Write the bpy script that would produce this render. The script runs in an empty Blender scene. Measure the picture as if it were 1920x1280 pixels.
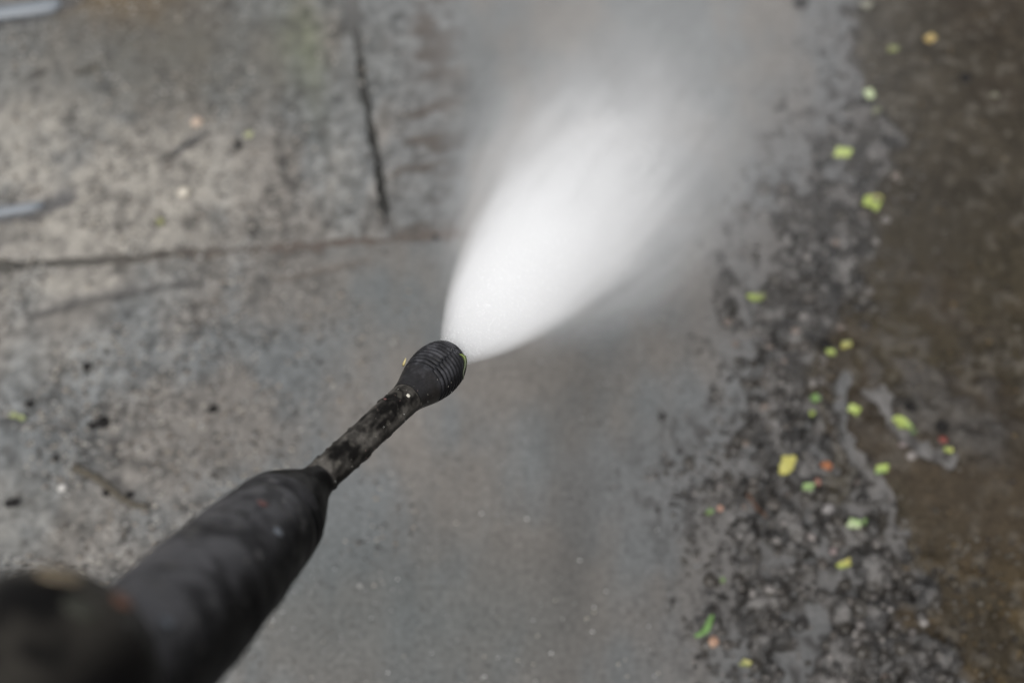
import bpy, math, random
import numpy as np
from mathutils import Vector, Matrix, Quaternion

sc = bpy.context.scene
COL = sc.collection
R = math.radians
rng = np.random.default_rng(7)
random.seed(7)

# ------------------------------------------------------------------ camera
H = 0.952
PITCH = 60.0
FOC = 50.0
FPX = FOC / 36.0 * 1920.0
cam_d = bpy.data.cameras.new('camera')
cam_d.lens = FOC
cam_d.sensor_width = 36.0
cam_d.clip_start = 0.02
cam_d.clip_end = 400.0
cam_d.dof.use_dof = True
cam_d.dof.focus_distance = 0.725
cam_d.dof.aperture_fstop = 4.0
cam_d.dof.aperture_blades = 0
cam = bpy.data.objects.new('camera', cam_d)
cam.location = (0, 0, H)
cam.rotation_euler = (R(90 - PITCH), 0, 0)
COL.objects.link(cam)
sc.camera = cam

# ------------------------------------------------------------------ world (overcast)
SUN_EL, SUN_AZ = R(60), R(-160)       # azimuth from +y towards +x
w = bpy.data.worlds.new('World')
sc.world = w
w.use_nodes = True
nt = w.node_tree
nt.nodes.clear()
sky = nt.nodes.new('ShaderNodeTexSky')
sky.sky_type = 'NISHITA'
sky.sun_disc = False
sky.sun_elevation = SUN_EL
sky.sun_rotation = SUN_AZ
sky.air_density = 1.0
sky.dust_density = 3.0
sky.ozone_density = 1.0
hs = nt.nodes.new('ShaderNodeHueSaturation')
hs.inputs['Saturation'].default_value = 0.16      # cloud cover takes the blue out
bg = nt.nodes.new('ShaderNodeBackground')
bg.inputs['Strength'].default_value = 0.15
wo = nt.nodes.new('ShaderNodeOutputWorld')
nt.links.new(sky.outputs[0], hs.inputs['Color'])
nt.links.new(hs.outputs[0], bg.inputs['Color'])
nt.links.new(bg.outputs[0], wo.inputs['Surface'])

sun_d = bpy.data.lights.new('sun', 'SUN')
sun_d.energy = 1.5
sun_d.angle = R(50)
sun_d.color = (1.0, 0.97, 0.93)
sun = bpy.data.objects.new('sun', sun_d)
sdir = Vector((math.sin(SUN_AZ) * math.cos(SUN_EL), math.cos(SUN_AZ) * math.cos(SUN_EL), math.sin(SUN_EL)))
sun.rotation_euler = (-sdir).to_track_quat('-Z', 'Y').to_euler()
sun.location = sdir * 5
COL.objects.link(sun)

sc.render.engine = 'CYCLES'
sc.cycles.use_denoising = True
sc.cycles.max_bounces = 40
sc.cycles.diffuse_bounces = 3
sc.cycles.glossy_bounces = 3
sc.cycles.transmission_bounces = 4
sc.cycles.volume_bounces = 40
sc.cycles.transparent_max_bounces = 8
sc.view_settings.view_transform = 'Standard'
sc.view_settings.look = 'None'
sc.view_settings.exposure = 0.32
sc.view_settings.gamma = 1.0
sc.view_settings.use_curve_mapping = False

# ------------------------------------------------------------------ survey helpers
FWD = np.array([0, math.cos(R(PITCH)), -math.sin(R(PITCH))])
UPV = np.array([0, math.sin(R(PITCH)), math.cos(R(PITCH))])
RGT = np.array([1.0, 0, 0])
EYE = np.array([0, 0, H])


def at_depth(px, py, z):
    u, v = (px - 960) / FPX, (640 - py) / FPX
    return EYE + (FWD + u * RGT + v * UPV) * z


def ground(px, py, h=0.0):
    """where the sight line through a photo point meets the height h"""
    u, v = (px - 960) / FPX, (640 - py) / FPX
    d = FWD + u * RGT + v * UPV
    t = (h - H) / d[2]
    return EYE + d * t


def to_px(x, y, z=0.0):
    q0, q1, q2 = x - EYE[0], y - EYE[1], z - EYE[2]
    dz = q1 * FWD[1] + q2 * FWD[2]
    up = q1 * UPV[1] + q2 * UPV[2]
    dz = np.where(dz < 0.2, 0.2, dz)
    return 960 + FPX * q0 / dz, 640 - FPX * up / dz


# ------------------------------------------------------------------ noise
def _h(ix, iy, iz, seed):
    n = (ix.astype(np.int64) * 374761393 + iy.astype(np.int64) * 668265263 + iz.astype(np.int64) * 2147483647 + seed * 144665) & 0xFFFFFFFF
    n = ((n ^ (n >> 13)) * 1274126177) & 0xFFFFFFFF
    n = ((n ^ (n >> 16)) * 2246822519) & 0xFFFFFFFF
    return ((n ^ (n >> 15)) & 0xFFFFFF) / float(0xFFFFFF)


def vn2(x, y, seed):
    x = np.asarray(x, float); y = np.asarray(y, float)
    ix, iy = np.floor(x), np.floor(y)
    fx, fy = x - ix, y - iy
    fx = fx * fx * fx * (fx * (fx * 6 - 15) + 10)
    fy = fy * fy * fy * (fy * (fy * 6 - 15) + 10)
    z = np.zeros_like(ix)
    a, b = _h(ix, iy, z, seed), _h(ix + 1, iy, z, seed)
    c, d = _h(ix, iy + 1, z, seed), _h(ix + 1, iy + 1, z, seed)
    return (a + (b - a) * fx) * (1 - fy) + (c + (d - c) * fx) * fy


def fbm2(x, y, scale, seed, octv=4, gain=0.5):
    """about 0..1, mean .5; scale is the feature size in metres"""
    s, amp, tot = 0, 1.0, 0
    for o in range(octv):
        k = 2 ** o / scale
        c, n = math.cos(o * 0.9 + seed), math.sin(o * 0.9 + seed)
        s = s + amp * vn2((x * c - y * n) * k + 37.1 * o, (x * n + y * c) * k - 11.7 * o, seed * 17 + o)
        tot += amp
        amp *= gain
    return s / tot


def vn3(x, y, z, seed):
    iz = np.floor(z); fz = z - iz
    fz = fz * fz * (3 - 2 * fz)
    ix, iy = np.floor(x), np.floor(y)
    fx, fy = x - ix, y - iy
    fx = fx * fx * (3 - 2 * fx); fy = fy * fy * (3 - 2 * fy)
    def lay(k):
        a, b = _h(ix, iy, k, seed), _h(ix + 1, iy, k, seed)
        c, d = _h(ix, iy + 1, k, seed), _h(ix + 1, iy + 1, k, seed)
        return (a + (b - a) * fx) * (1 - fy) + (c + (d - c) * fx) * fy
    return lay(iz) * (1 - fz) + lay(iz + 1) * fz


def fbm3(p, scale, seed, octv=3):
    s, amp, tot = 0, 1.0, 0
    for o in range(octv):
        k = 2 ** o / scale
        s = s + amp * vn3(p[:, 0] * k + 5.3 * o, p[:, 1] * k - 3.1 * o, p[:, 2] * k + 9.2 * o, seed * 13 + o)
        tot += amp; amp *= 0.5
    return s / tot


def sstep(a, b, x):
    t = np.clip((x - a) / (b - a), 0, 1)
    return t * t * (3 - 2 * t)


def blob(px, py, cx, cy, sx, sy, rot=0.0):
    c, s = math.cos(R(rot)), math.sin(R(rot))
    dx, dy = px - cx, py - cy
    a, b = (dx * c + dy * s) / sx, (-dx * s + dy * c) / sy
    return np.exp(-0.5 * (a * a + b * b))


def seg_dist(x, y, pts):
    d = np.full(np.shape(x), 1e9)
    for (x0, y0), (x1, y1) in zip(pts[:-1], pts[1:]):
        vx, vy = x1 - x0, y1 - y0
        t = np.clip(((x - x0) * vx + (y - y0) * vy) / (vx * vx + vy * vy + 1e-12), 0, 1)
        d = np.minimum(d, np.hypot(x - x0 - t * vx, y - y0 - t * vy))
    return d


def poly_sd(x, y, pts):
    """signed distance, positive inside"""
    ring = list(pts) + [pts[0]]
    d = seg_dist(x, y, ring)
    ins = np.zeros(np.shape(x), bool)
    for (x0, y0), (x1, y1) in zip(ring[:-1], ring[1:]):
        c = ((y0 > y) != (y1 > y)) & (x < (x1 - x0) * (y - y0) / (y1 - y0 + 1e-15) + x0)
        ins ^= c
    return np.where(ins, d, -d)


def gpts(lst):
    return [tuple(ground(a, b)[:2]) for a, b in lst]


# ------------------------------------------------------------------ object helpers
def link(name, me, parent=None, **props):
    o = bpy.data.objects.new(name, me)
    COL.objects.link(o)
    if parent is not None:
        o.parent = parent
    for k, v in props.items():
        o[k] = v
    return o


def mesh(name, verts, faces, mat, smooth=True, col=None, extra=None):
    me = bpy.data.meshes.new(name)
    verts = np.asarray(verts, float)
    me.from_pydata(verts.tolist(), [], faces if isinstance(faces, list) else faces.tolist())
    if smooth:
        me.polygons.foreach_set('use_smooth', [True] * len(me.polygons))
    if col is not None:
        a = me.color_attributes.new('tint', 'FLOAT_COLOR', 'POINT')
        c = np.ones((len(verts), 4)); c[:, :3] = col
        a.data.foreach_set('color', c.ravel())
    for k, v in (extra or {}).items():
        a = me.attributes.new(k, 'FLOAT', 'POINT')
        a.data.foreach_set('value', np.asarray(v, float).ravel())
    me.materials.append(mat)
    me.update()
    return me


def grid_faces(nx, ny, wrap=False):
    i, j = np.meshgrid(np.arange(nx - 1), np.arange(ny - 1), indexing='ij')
    a = (i * ny + j).ravel()
    f = np.stack([a, a + ny, a + ny + 1, a + 1], 1)
    if wrap:
        i2 = np.arange(nx - 1)
        b = i2 * ny + ny - 1
        f = np.concatenate([f, np.stack([b, b + ny, (i2 + 1) * ny, i2 * ny], 1)])
    return f


# ------------------------------------------------------------------ materials
def new_mat(name):
    m = bpy.data.materials.new(name)
    m.use_nodes = True
    n = m.node_tree
    b = n.nodes['Principled BSDF']
    return m, n, b


def N(n, t, **kw):
    x = n.nodes.new(t)
    for k, v in kw.items():
        setattr(x, k, v)
    return x


def tinted(name, rough=0.6, spec_attr=None, grain=0.003, grain_amt=0.25, bump=0.3, bump_dist=0.001, rough_attr=None, spec=0.5, coord='Object'):
    """base colour = the stored tint x fine procedural grain; bump from the same grain"""
    m, n, b = new_mat(name)
    at = N(n, 'ShaderNodeAttribute', attribute_name='tint')
    tc = N(n, 'ShaderNodeTexCoord')
    nz = N(n, 'ShaderNodeTexNoise')
    nz.inputs['Scale'].default_value = 1.0 / grain
    nz.inputs['Detail'].default_value = 4.0
    nz.inputs['Roughness'].default_value = 0.62
    n.links.new(tc.outputs[coord], nz.inputs['Vector'])
    mr = N(n, 'ShaderNodeMapRange')
    mr.inputs['From Min'].default_value = 0.28
    mr.inputs['From Max'].default_value = 0.72
    mr.inputs['To Min'].default_value = 1 - grain_amt
    mr.inputs['To Max'].default_value = 1 + grain_amt
    n.links.new(nz.outputs['Fac'], mr.inputs['Value'])
    mul = N(n, 'ShaderNodeVectorMath', operation='MULTIPLY')
    n.links.new(at.outputs['Color'], mul.inputs[0])
    n.links.new(mr.outputs[0], mul.inputs[1])
    n.links.new(mul.outputs[0], b.inputs['Base Color'])
    bp = N(n, 'ShaderNodeBump')
    bp.inputs['Strength'].default_value = bump
    bp.inputs['Distance'].default_value = bump_dist
    n.links.new(nz.outputs['Fac'], bp.inputs['Height'])
    n.links.new(bp.outputs[0], b.inputs['Normal'])
    b.inputs['Roughness'].default_value = rough
    b.inputs['Specular IOR Level'].default_value = spec
    if spec_attr:
        sa = N(n, 'ShaderNodeAttribute', attribute_name=spec_attr)
        n.links.new(sa.outputs['Fac'], b.inputs['Specular IOR Level'])
    if rough_attr:
        ra = N(n, 'ShaderNodeAttribute', attribute_name=rough_attr)
        n.links.new(ra.outputs['Fac'], b.inputs['Roughness'])
    return m


M_CONC = tinted('wet_concrete', grain=0.0040, grain_amt=0.34, bump=0.35, bump_dist=0.0012, rough_attr='rough')
M_JOINT = tinted('joint_grit', rough=0.6, grain=0.003, grain_amt=0.4, bump=0.6)
M_MUD = tinted('wet_mud', spec_attr='gloss', grain=0.0042, grain_amt=0.4, bump=0.8, bump_dist=0.003, rough_attr='rough')
M_LUMP = tinted('mud_lump', spec=.4, rough=0.32, grain=0.0025, grain_amt=0.4, bump=0.6)
M_CLOD = tinted('dark_clod', rough=0.6, spec=.1, grain=0.0025, grain_amt=0.4, bump=0.6)
M_STONE = tinted('stone', rough=0.5, grain=0.002, grain_amt=0.2, bump=0.3)
M_LEAF = tinted('leaf', rough=0.45, grain=0.0025, grain_amt=0.22, bump=0.25, bump_dist=0.0004)
M_TWIG = tinted('twig', rough=0.7, grain=0.0015, grain_amt=0.3, bump=0.5)
M_LANCE = tinted('black_plastic', spec=.06, grain=0.0016, grain_amt=0.35, bump=0.22, bump_dist=0.0005, rough_attr='rough')
M_RUB = tinted('black_rubber', spec=.12, grain=0.0012, grain_amt=0.25, bump=0.15, bump_dist=0.0002, rough_attr='rough')

m, n, b = new_mat('earth')
nz = N(n, 'ShaderNodeTexNoise'); nz.inputs['Scale'].default_value = 3.0; nz.inputs['Detail'].default_value = 8.0
rp = N(n, 'ShaderNodeValToRGB')
rp.color_ramp.elements[0].color = (0.035, 0.03, 0.022, 1); rp.color_ramp.elements[1].color = (0.10, 0.09, 0.07, 1)
n.links.new(nz.outputs['Fac'], rp.inputs[0]); n.links.new(rp.outputs[0], b.inputs['Base Color'])
b.inputs['Roughness'].default_value = 0.8
M_EARTH = m

m, n, b = new_mat('dull_blue_grey')
nz = N(n, 'ShaderNodeTexNoise'); nz.inputs['Scale'].default_value = 60.0
rp = N(n, 'ShaderNodeValToRGB')
rp.color_ramp.elements[0].color = (0.12, 0.134, 0.15, 1); rp.color_ramp.elements[1].color = (0.21, 0.23, 0.25, 1)
n.links.new(nz.outputs['Fac'], rp.inputs[0]); n.links.new(rp.outputs[0], b.inputs['Base Color'])
b.inputs['Roughness'].default_value = 0.4
M_STRIP = m

# ------------------------------------------------------------------ the setting: ground and pavement
vs = [(-60, -60, -0.07), (60, -60, -0.07), (60, 60, -0.07), (-60, 60, -0.07)]
link('ground', mesh('ground', vs, [(0, 1, 2, 3)], M_EARTH, smooth=False), kind='structure')

J = np.array(ground(728, 449)[:2])
a_dir = np.array(ground(830, 447)[:2]) - np.array(ground(0, 506)[:2])
a_dir /= np.linalg.norm(a_dir)
b_dir = np.array(ground(668, 90)[:2]) - np.array(ground(716, 400)[:2])
b_dir /= np.linalg.norm(b_dir)

EDGE_PX = [(1620, -200), (1600, 0), (1562, 90), (1585, 150), (1520, 230), (1478, 290), (1440, 340), (1400, 400), (1384, 470), (1398, 560), (1382, 640),
           (1402, 730), (1372, 800), (1300, 870), (1262, 920), (1320, 960), (1318, 1010), (1366, 1060), (1356, 1120), (1330, 1170), (1382, 1240), (1398, 1300), (1420, 1500)]
BROWN_PX = [(1690, -200), (1650, 0), (1625, 100), (1650, 190), (1712, 270), (1690, 330), (1660, 380), (1640, 460), (1600, 520), (1610, 590), (1560, 650), (1528, 700), (1532, 780), (1570, 850),
            (1600, 880), (1630, 950), (1672, 1020), (1690, 1070), (1740, 1100), (1690, 1150), (1780, 1230), (1830, 1300), (1900, 1500)]
_e = gpts(EDGE_PX)
_b = gpts(BROWN_PX)
FAR = 1.35
EDGE_G = [(_e[0][0] + .03, _e[0][1] + .5)] + _e + [(_e[-1][0], _e[-1][1] - .4), (FAR, _e[-1][1] - .4), (FAR, _e[0][1] + .5)]
BROWN_G = [(_b[0][0] + .03, _b[0][1] + .5)] + _b + [(_b[-1][0], _b[-1][1] - .4), (FAR, _b[-1][1] - .4), (FAR, _b[0][1] + .5)]


def slab_fields(x, y):
    """colour, relief (m) and roughness of the concrete at ground points"""
    px, py = to_px(x, y)
    inframe = sstep(-500, -100, px) * sstep(2500, 2100, px) * sstep(1700, 1450, py) * sstep(-500, -200, py)
    big = fbm2(x, y, 0.16, 3, 4)
    mid = fbm2(x, y, 0.035, 5, 4)
    blot = fbm2(x * 1.3, y * 0.85, 0.0115, 8, 3)
    fine = fbm2(x, y, 0.0055, 12, 2)
    edge = poly_sd(x, y, EDGE_G)
    # how rough and dirty: uncleaned left side, swept clean in the middle
    clean = sstep(150, 680, px + 260 * (big - .5) * 2 + 160 * (mid - .5)) * inframe
    clean = np.where(py < 445, clean * sstep(800, 900, px), clean)
    dirty = 1 - clean
    base = np.array([0.205, 0.2, 0.192])   # rinsed clean and soaked: see the last factor
    col = np.ones(x.shape + (3,)) * base
    col = col * (1 + (0.16 + 0.1 * dirty)[..., None] * (big - .5)[..., None] * 2)
    cool = np.array([0.172, 0.190, 0.199]); warm = np.array([0.214, 0.196, 0.176])
    k = sstep(0.38, 0.62, .6 * fbm2(x, y, 0.09, 21, 3) + .4 * fbm2(x * 2.6, y * .7, .07, 22, 3))[..., None]
    col = col * (0.3 + 0.7 * ((cool * k + warm * (1 - k)) / base))
    # blotchy aggregate where the surface is worn
    amp = (0.13 + .72 * dirty)
    col = col * (1 + (amp * (blot - .5) * 1.5 + 0.8 * amp * (fine - .5) * 2)[..., None])
    col = col * (1 + (0.14 * dirty + 0.12) [..., None] * (mid - .5)[..., None] * 1.6)
    # pale lime-washed patch
    pale = np.clip(blob(px, py, 110, 270, 150, 70) + blob(px, py, 300, 330, 110, 65) + 0.9 * blob(px, py, 170, 435, 150, 50) + 0.6 * blob(px, py, 0, 250, 90, 60)
                   + .6 * blob(px, py, 130, 535, 110, 22) + .5 * blob(px, py, 20, 980, 110, 60) + .35 * blob(px, py, 60, 640, 120, 60) + .35 * blob(px, py, 640, 330, 30, 90), 0, 1)
    pm = np.clip(pale * (0.2 + 2.3 * (blot * .6 + mid * .4 - 0.25)), 0, 1)[..., None] * inframe[..., None]
    col = col * (1 - .86 * pm) + .86 * pm * np.array([0.47, 0.445, 0.395])
    # brown rust stain top left, greenish streak, brown smudges
    br = np.clip(blob(px, py, 190, -10, 90, 40) + .6 * blob(px, py, 310, 30, 60, 60), 0, 1) * (.45 + .8 * mid)
    col = mixc(col, br, [0.17, 0.115, 0.055])
    ol = .75 * blob(px, py, 330, 110, 290, 85) * (.4 + blot)
    col = mixc(col, ol, [0.13, 0.122, 0.1])
    gs = .25 * blob(px, py, 588, 130, 16, 75, -4) + .35 * blob(px, py, 560, 60, 30, 60)
    col = mixc(col, gs * (.5 + mid), [0.17, 0.2, 0.115])
    rub = sstep(690, 730, px + (py - 430) * 0.16) * sstep(900, 800, px) * sstep(470, 440, py) * inframe
    sm = sstep(.50, .66, fbm2(x * 0.55 + y * .2, y * 1.5 - x * .3, 0.02, 31, 3)) * rub
    col = mixc(col, .35 * rub, [0.185, 0.178, 0.17])
    col = mixc(col, .85 * sm, [0.085, 0.066, 0.052])
    # slurry run-off with jet shade painted in; grey tone and grime along the mud
    st = .55 * blob(px, py, 1075, 950, 38, 260, 2) * (.5 + big) + .3 * blob(px, py, 1115, 740, 50, 60) + .22 * blob(px, py, 1010, 1150, 300, 120)
    col = mixc(col, st, [0.125, 0.118, 0.11])
    cyan = .5 * blob(px, py, 640, 1150, 190, 110) + .25 * blob(px, py, 760, 560, 120, 80) + .3 * blob(px, py, 920, 1180, 120, 90)
    col = mixc(col, cyan * .95, [0.155, 0.178, 0.18])
    gr = sstep(-0.09, 0.03, edge + .05 * (mid - .5))
    col = mixc(col, .6 * gr, [0.165, 0.162, 0.162])  # grey holds the sky sheen of thin water, painted in
    wx, wy = x + .012 * (fbm2(x, y, .04, 46, 2) - .5) * 2, y
    specks = sstep(.55, .70, fbm2(wx * 1.5, wy * .75, 0.0085, 44, 3)) * sstep(-0.07 + .05 * (big - .5), 0.005, edge)
    col = mixc(col, .8 * specks, [0.045, 0.04, 0.036])
    foam = sstep(.56, .70, fbm2(wx * 1.7, wy * .7, 0.012, 48, 3)) * sstep(-0.03, 0.02, edge)
    col = mixc(col, .6 * foam, [0.215, 0.21, 0.208])
    clods = sstep(.68, .76, fbm2(x, y, 0.011, 50, 2)) * sstep(.1, .5, dirty + .15)
    col = mixc(col, .45 * clods, [0.08, 0.075, 0.07])
    # relief
    z = 0.0006 * (mid - .5) + dirty * (0.0022 * (blot - .5) + 0.0016 * (fine - .5) + .002 * (mid - .5))
    rough = 0.34 + 0.34 * dirty + .2 * (mid - .5)
    # worn grooves and a gouge in the surface, filled with dark dirt
    def groove(pts, wid, dep, strength, tint):
        nonlocal col, z, rough
        g = gpts(pts)
        d = seg_dist(x, y, g) + 0.0025 * (fine - .5) + .003 * (mid - .5)
        k = sstep(wid, wid * .25, d)
        ends = 1.0
        z = z - dep * k * ends
        col = mixc(col, strength * k, tint)
    groove([(60, 588), (150, 560), (260, 540), (360, 528)], .006, .003, .65, [0.085, 0.082, 0.082])
    groove([(520, 524), (590, 508), (690, 488)], .005, .0015, .5, [0.125, 0.1, 0.08])
    groove([(322, 288), (350, 268), (388, 246)], .006, .004, .9, [0.035, 0.035, 0.04])
    groove([(295, 300), (322, 286)], .005, .002, .5, [0.06, 0.055, 0.05])
    groove([(60, 140), (85, 130)], .006, .003, .7, [0.06, 0.055, 0.05])
    groove([(150, 130), (185, 118)], .006, .003, .7, [0.06, 0.055, 0.04])
    groove([(-80, 405), (60, 396), (120, 368)], .013, .004, .75, [0.1, 0.1, 0.108])
    groove([(-80, 34), (60, 28), (150, -10)], .012, .004, .7, [0.1, 0.105, 0.115])
    soak = .585 * (1 - clean) + (.60 - .09 * sstep(750, 1150, py)) * clean      # soaked concrete is darker than dry
    col = col * soak[..., None] * np.array([1.015, 1.0, .98])
    return np.clip(col, 0.01, .6), z, np.clip(rough, .2, .9)


def mixc(c, k, t):
    k = np.clip(k, 0, 1)[..., None]
    return c * (1 - k) + k * np.array(t)


pave = link('pavement', None, kind='structure')


def gap_a(a):      # half width of the joint along a (the crosswise joint) – wide at the left, silted up at the right
    return 0.0056 - 0.0046 * sstep(-0.34, -0.08, a)


def gap_b(b):      # half width of the lengthwise joint – open, then silted up farther off
    return 0.0034 - 0.0016 * sstep(0.2, 0.30, b) - .0026 * sstep(.035, .012, b)


def slab(a0, a1, b0, b1, step, joints=(True, True, True, True)):
    nx, ny = max(3, int((a1 - a0) / step)), max(3, int((b1 - b0) / step))
    ua, ub = np.linspace(0, 1, nx), np.linspace(0, 1, ny)
    A, B = np.meshgrid(a0 + (a1 - a0) * ua, b0 + (b1 - b0) * ub, indexing='ij')
    # near the joints the edge is nibbled and pulled back by half the joint
    wob = lambda t, s: 0.0055 * (fbm2(t, t * 0 + s, .025, 61, 3) - .5) + .0032 * (fbm2(t, t * 0 + s, .008, 62, 2) - .5)
    lo_a = gap_b(B[0:1, :]) if a0 == 0 else np.full((1, ny), .004)
    hi_a = gap_b(B[0:1, :]) if a1 == 0 else np.full((1, ny), .004)
    lo_b = gap_a(A[:, 0:1]) if b0 == 0 else np.full((nx, 1), .004)
    hi_b = gap_a(A[:, 0:1]) if b1 == 0 else np.full((nx, 1), .004)
    e = 0.03
    A2 = A + sstep(e, 0, A - a0) * (lo_a + wob(B, a0)) - sstep(e, 0, a1 - A) * (hi_a + wob(B, a1 + 3))
    B2 = B + sstep(e, 0, B - b0) * (lo_b + wob(A, b0)) - sstep(e, 0, b1 - B) * (hi_b + wob(A, b1 + 3))
    X = J[0] + A2 * a_dir[0] + B2 * b_dir[0]
    Y = J[1] + A2 * a_dir[1] + B2 * b_dir[1]
    col, z, rough = slab_fields(X, Y)
    edge = np.minimum.reduce([A - a0 + .5 * (.004 - lo_a), a1 - A + .5 * (.004 - hi_a), B - b0 + .5 * (.004 - lo_b), b1 - B + .5 * (.004 - hi_b)])
    z = z - 0.0014 * sstep(0.006, 0.0, edge)
    verts = np.stack([X, Y, z], -1).reshape(-1, 3)
    faces = grid_faces(nx, ny)
    ring = np.concatenate([np.arange(0, nx * ny, ny), (nx - 1) * ny + np.arange(1, ny), np.arange(nx - 2, -1, -1) * ny + ny - 1, np.arange(ny - 2, 0, -1)])
    low = verts[ring].copy(); low[:, 2] = -0.06
    n0 = len(verts)
    verts = np.concatenate([verts, low])
    k = np.arange(len(ring)); k2 = np.roll(k, -1)
    sk = np.stack([ring[k], n0 + k, n0 + k2, ring[k2]], 1)
    faces = np.concatenate([faces, sk[:, ::-1]])
    c = np.concatenate([col.reshape(-1, 3), col.reshape(-1, 3)[ring] * .8])
    r = np.concatenate([rough.ravel(), rough.ravel()[ring]])
    me = mesh('slab', verts, faces, M_CONC, col=c, extra={'rough': r})
    return link('slab', me, pave)


slab(-1.0, 0, 0, 0.78, .003)
slab(0, 1.0, 0, 0.78, .003)
slab(-0.78, 0.9, -0.80, 0, .0032)
for k in (-3, -2, -1, 1, 2, 3):      # the paving goes on outside the picture
    if k not in (-1, 1) or True:
        slab(k * 1.0 if k > 0 else k * 1.0 - 0.0, (k + 1) * 1.0, 0, .78, .03) if k not in (-1,) and k != 0 else None
for r_, off in ((1, .4), (2, .0), (3, .4), (4, 0.)):
    for k in range(-3, 4):
        slab(k + off, k + off + 1, .78 * r_, .78 * (r_ + 1), .03)
for k in (-3, -2, 0, 1):
    if k < 0:
        slab(-.78 + (k + 1) * 1.2, -.78 + (k + 2) * 1.2, -.8, 0, .03) if k != -1 else None
    else:
        slab(.9 + k * 1.2, .9 + (k + 1) * 1.2, -.8, 0, .03)
for r_ in (2, 3):
    for k in range(-3, 3):
        slab(k * 1.2 + .2 * r_, (k + 1) * 1.2 + .2 * r_, -.8 * r_, -.8 * (r_ - 1), .03)


def strip(name, t0, t1, n_, fn, across, w_, frame):
    """a narrow bed of grit lying in a joint; fn(t) -> (height, colour)"""
    t = np.linspace(t0, t1, n_)
    q = np.linspace(-w_, w_, 5)
    T, Q = np.meshgrid(t, q, indexing='ij')
    if frame == 'a':
        X = J[0] + T * a_dir[0] + Q * b_dir[0]; Y = J[1] + T * a_dir[1] + Q * b_dir[1]
    else:
        X = J[0] + Q * a_dir[0] + T * b_dir[0]; Y = J[1] + Q * a_dir[1] + T * b_dir[1]
    z, c = fn(T, X, Y)
    z = z + .0016 * (fbm2(X, Y, .006, 71, 3) - .5)
    me = mesh(name, np.stack([X, Y, z], -1).reshape(-1, 3), grid_faces(n_, 5), M_JOINT, col=c.reshape(-1, 3))
    return link(name, me, pave)


def bed_a(T, X, Y):
    px, py = to_px(X, Y)
    sil = sstep(-.30, -.05, T)
    z = -.0024 + .0019 * sil
    c = np.ones(T.shape + (3,)) * np.array([.060, .056, .048])
    c = mixc(c, sil, [.075, .06, .05])
    c = mixc(c, sstep(.1, .16, T), [.09, .087, .084])
    return z, c


def bed_b(T, X, Y):
    far = sstep(.20, .29, T); nr = sstep(.035, .012, T)
    z = -.013 + .0125 * np.maximum(far, nr) + .006 * sstep(.1, .25, T)
    c = np.ones(T.shape + (3,)) * np.array([.035, .034, .03])
    c = mixc(c, nr, [.145, .145, .145])
    c = mixc(c, far, [.085, .083, .08])
    return z, c


strip('joint_filling', -1.0, 1.0, 500, bed_a, None, .0075, 'a')
strip('joint_filling', 0.0, .78, 220, bed_b, None, .0075, 'b')

# ------------------------------------------------------------------ the mud washed up on the right
RIV = [[(1590, 700), (1580, 760), (1600, 830), (1618, 860), (1650, 930), (1668, 1000)],
       [(1640, 740), (1668, 775), (1700, 815), (1740, 845), (1775, 862)],
       [(1530, 1160), (1515, 1220), (1490, 1300)],
       [(1520, 790), (1540, 850), (1570, 880)],
       [(1668, 1000), (1690, 1030)]]
RIVW = [.0082, .0076, .017, .009, .012]


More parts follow.
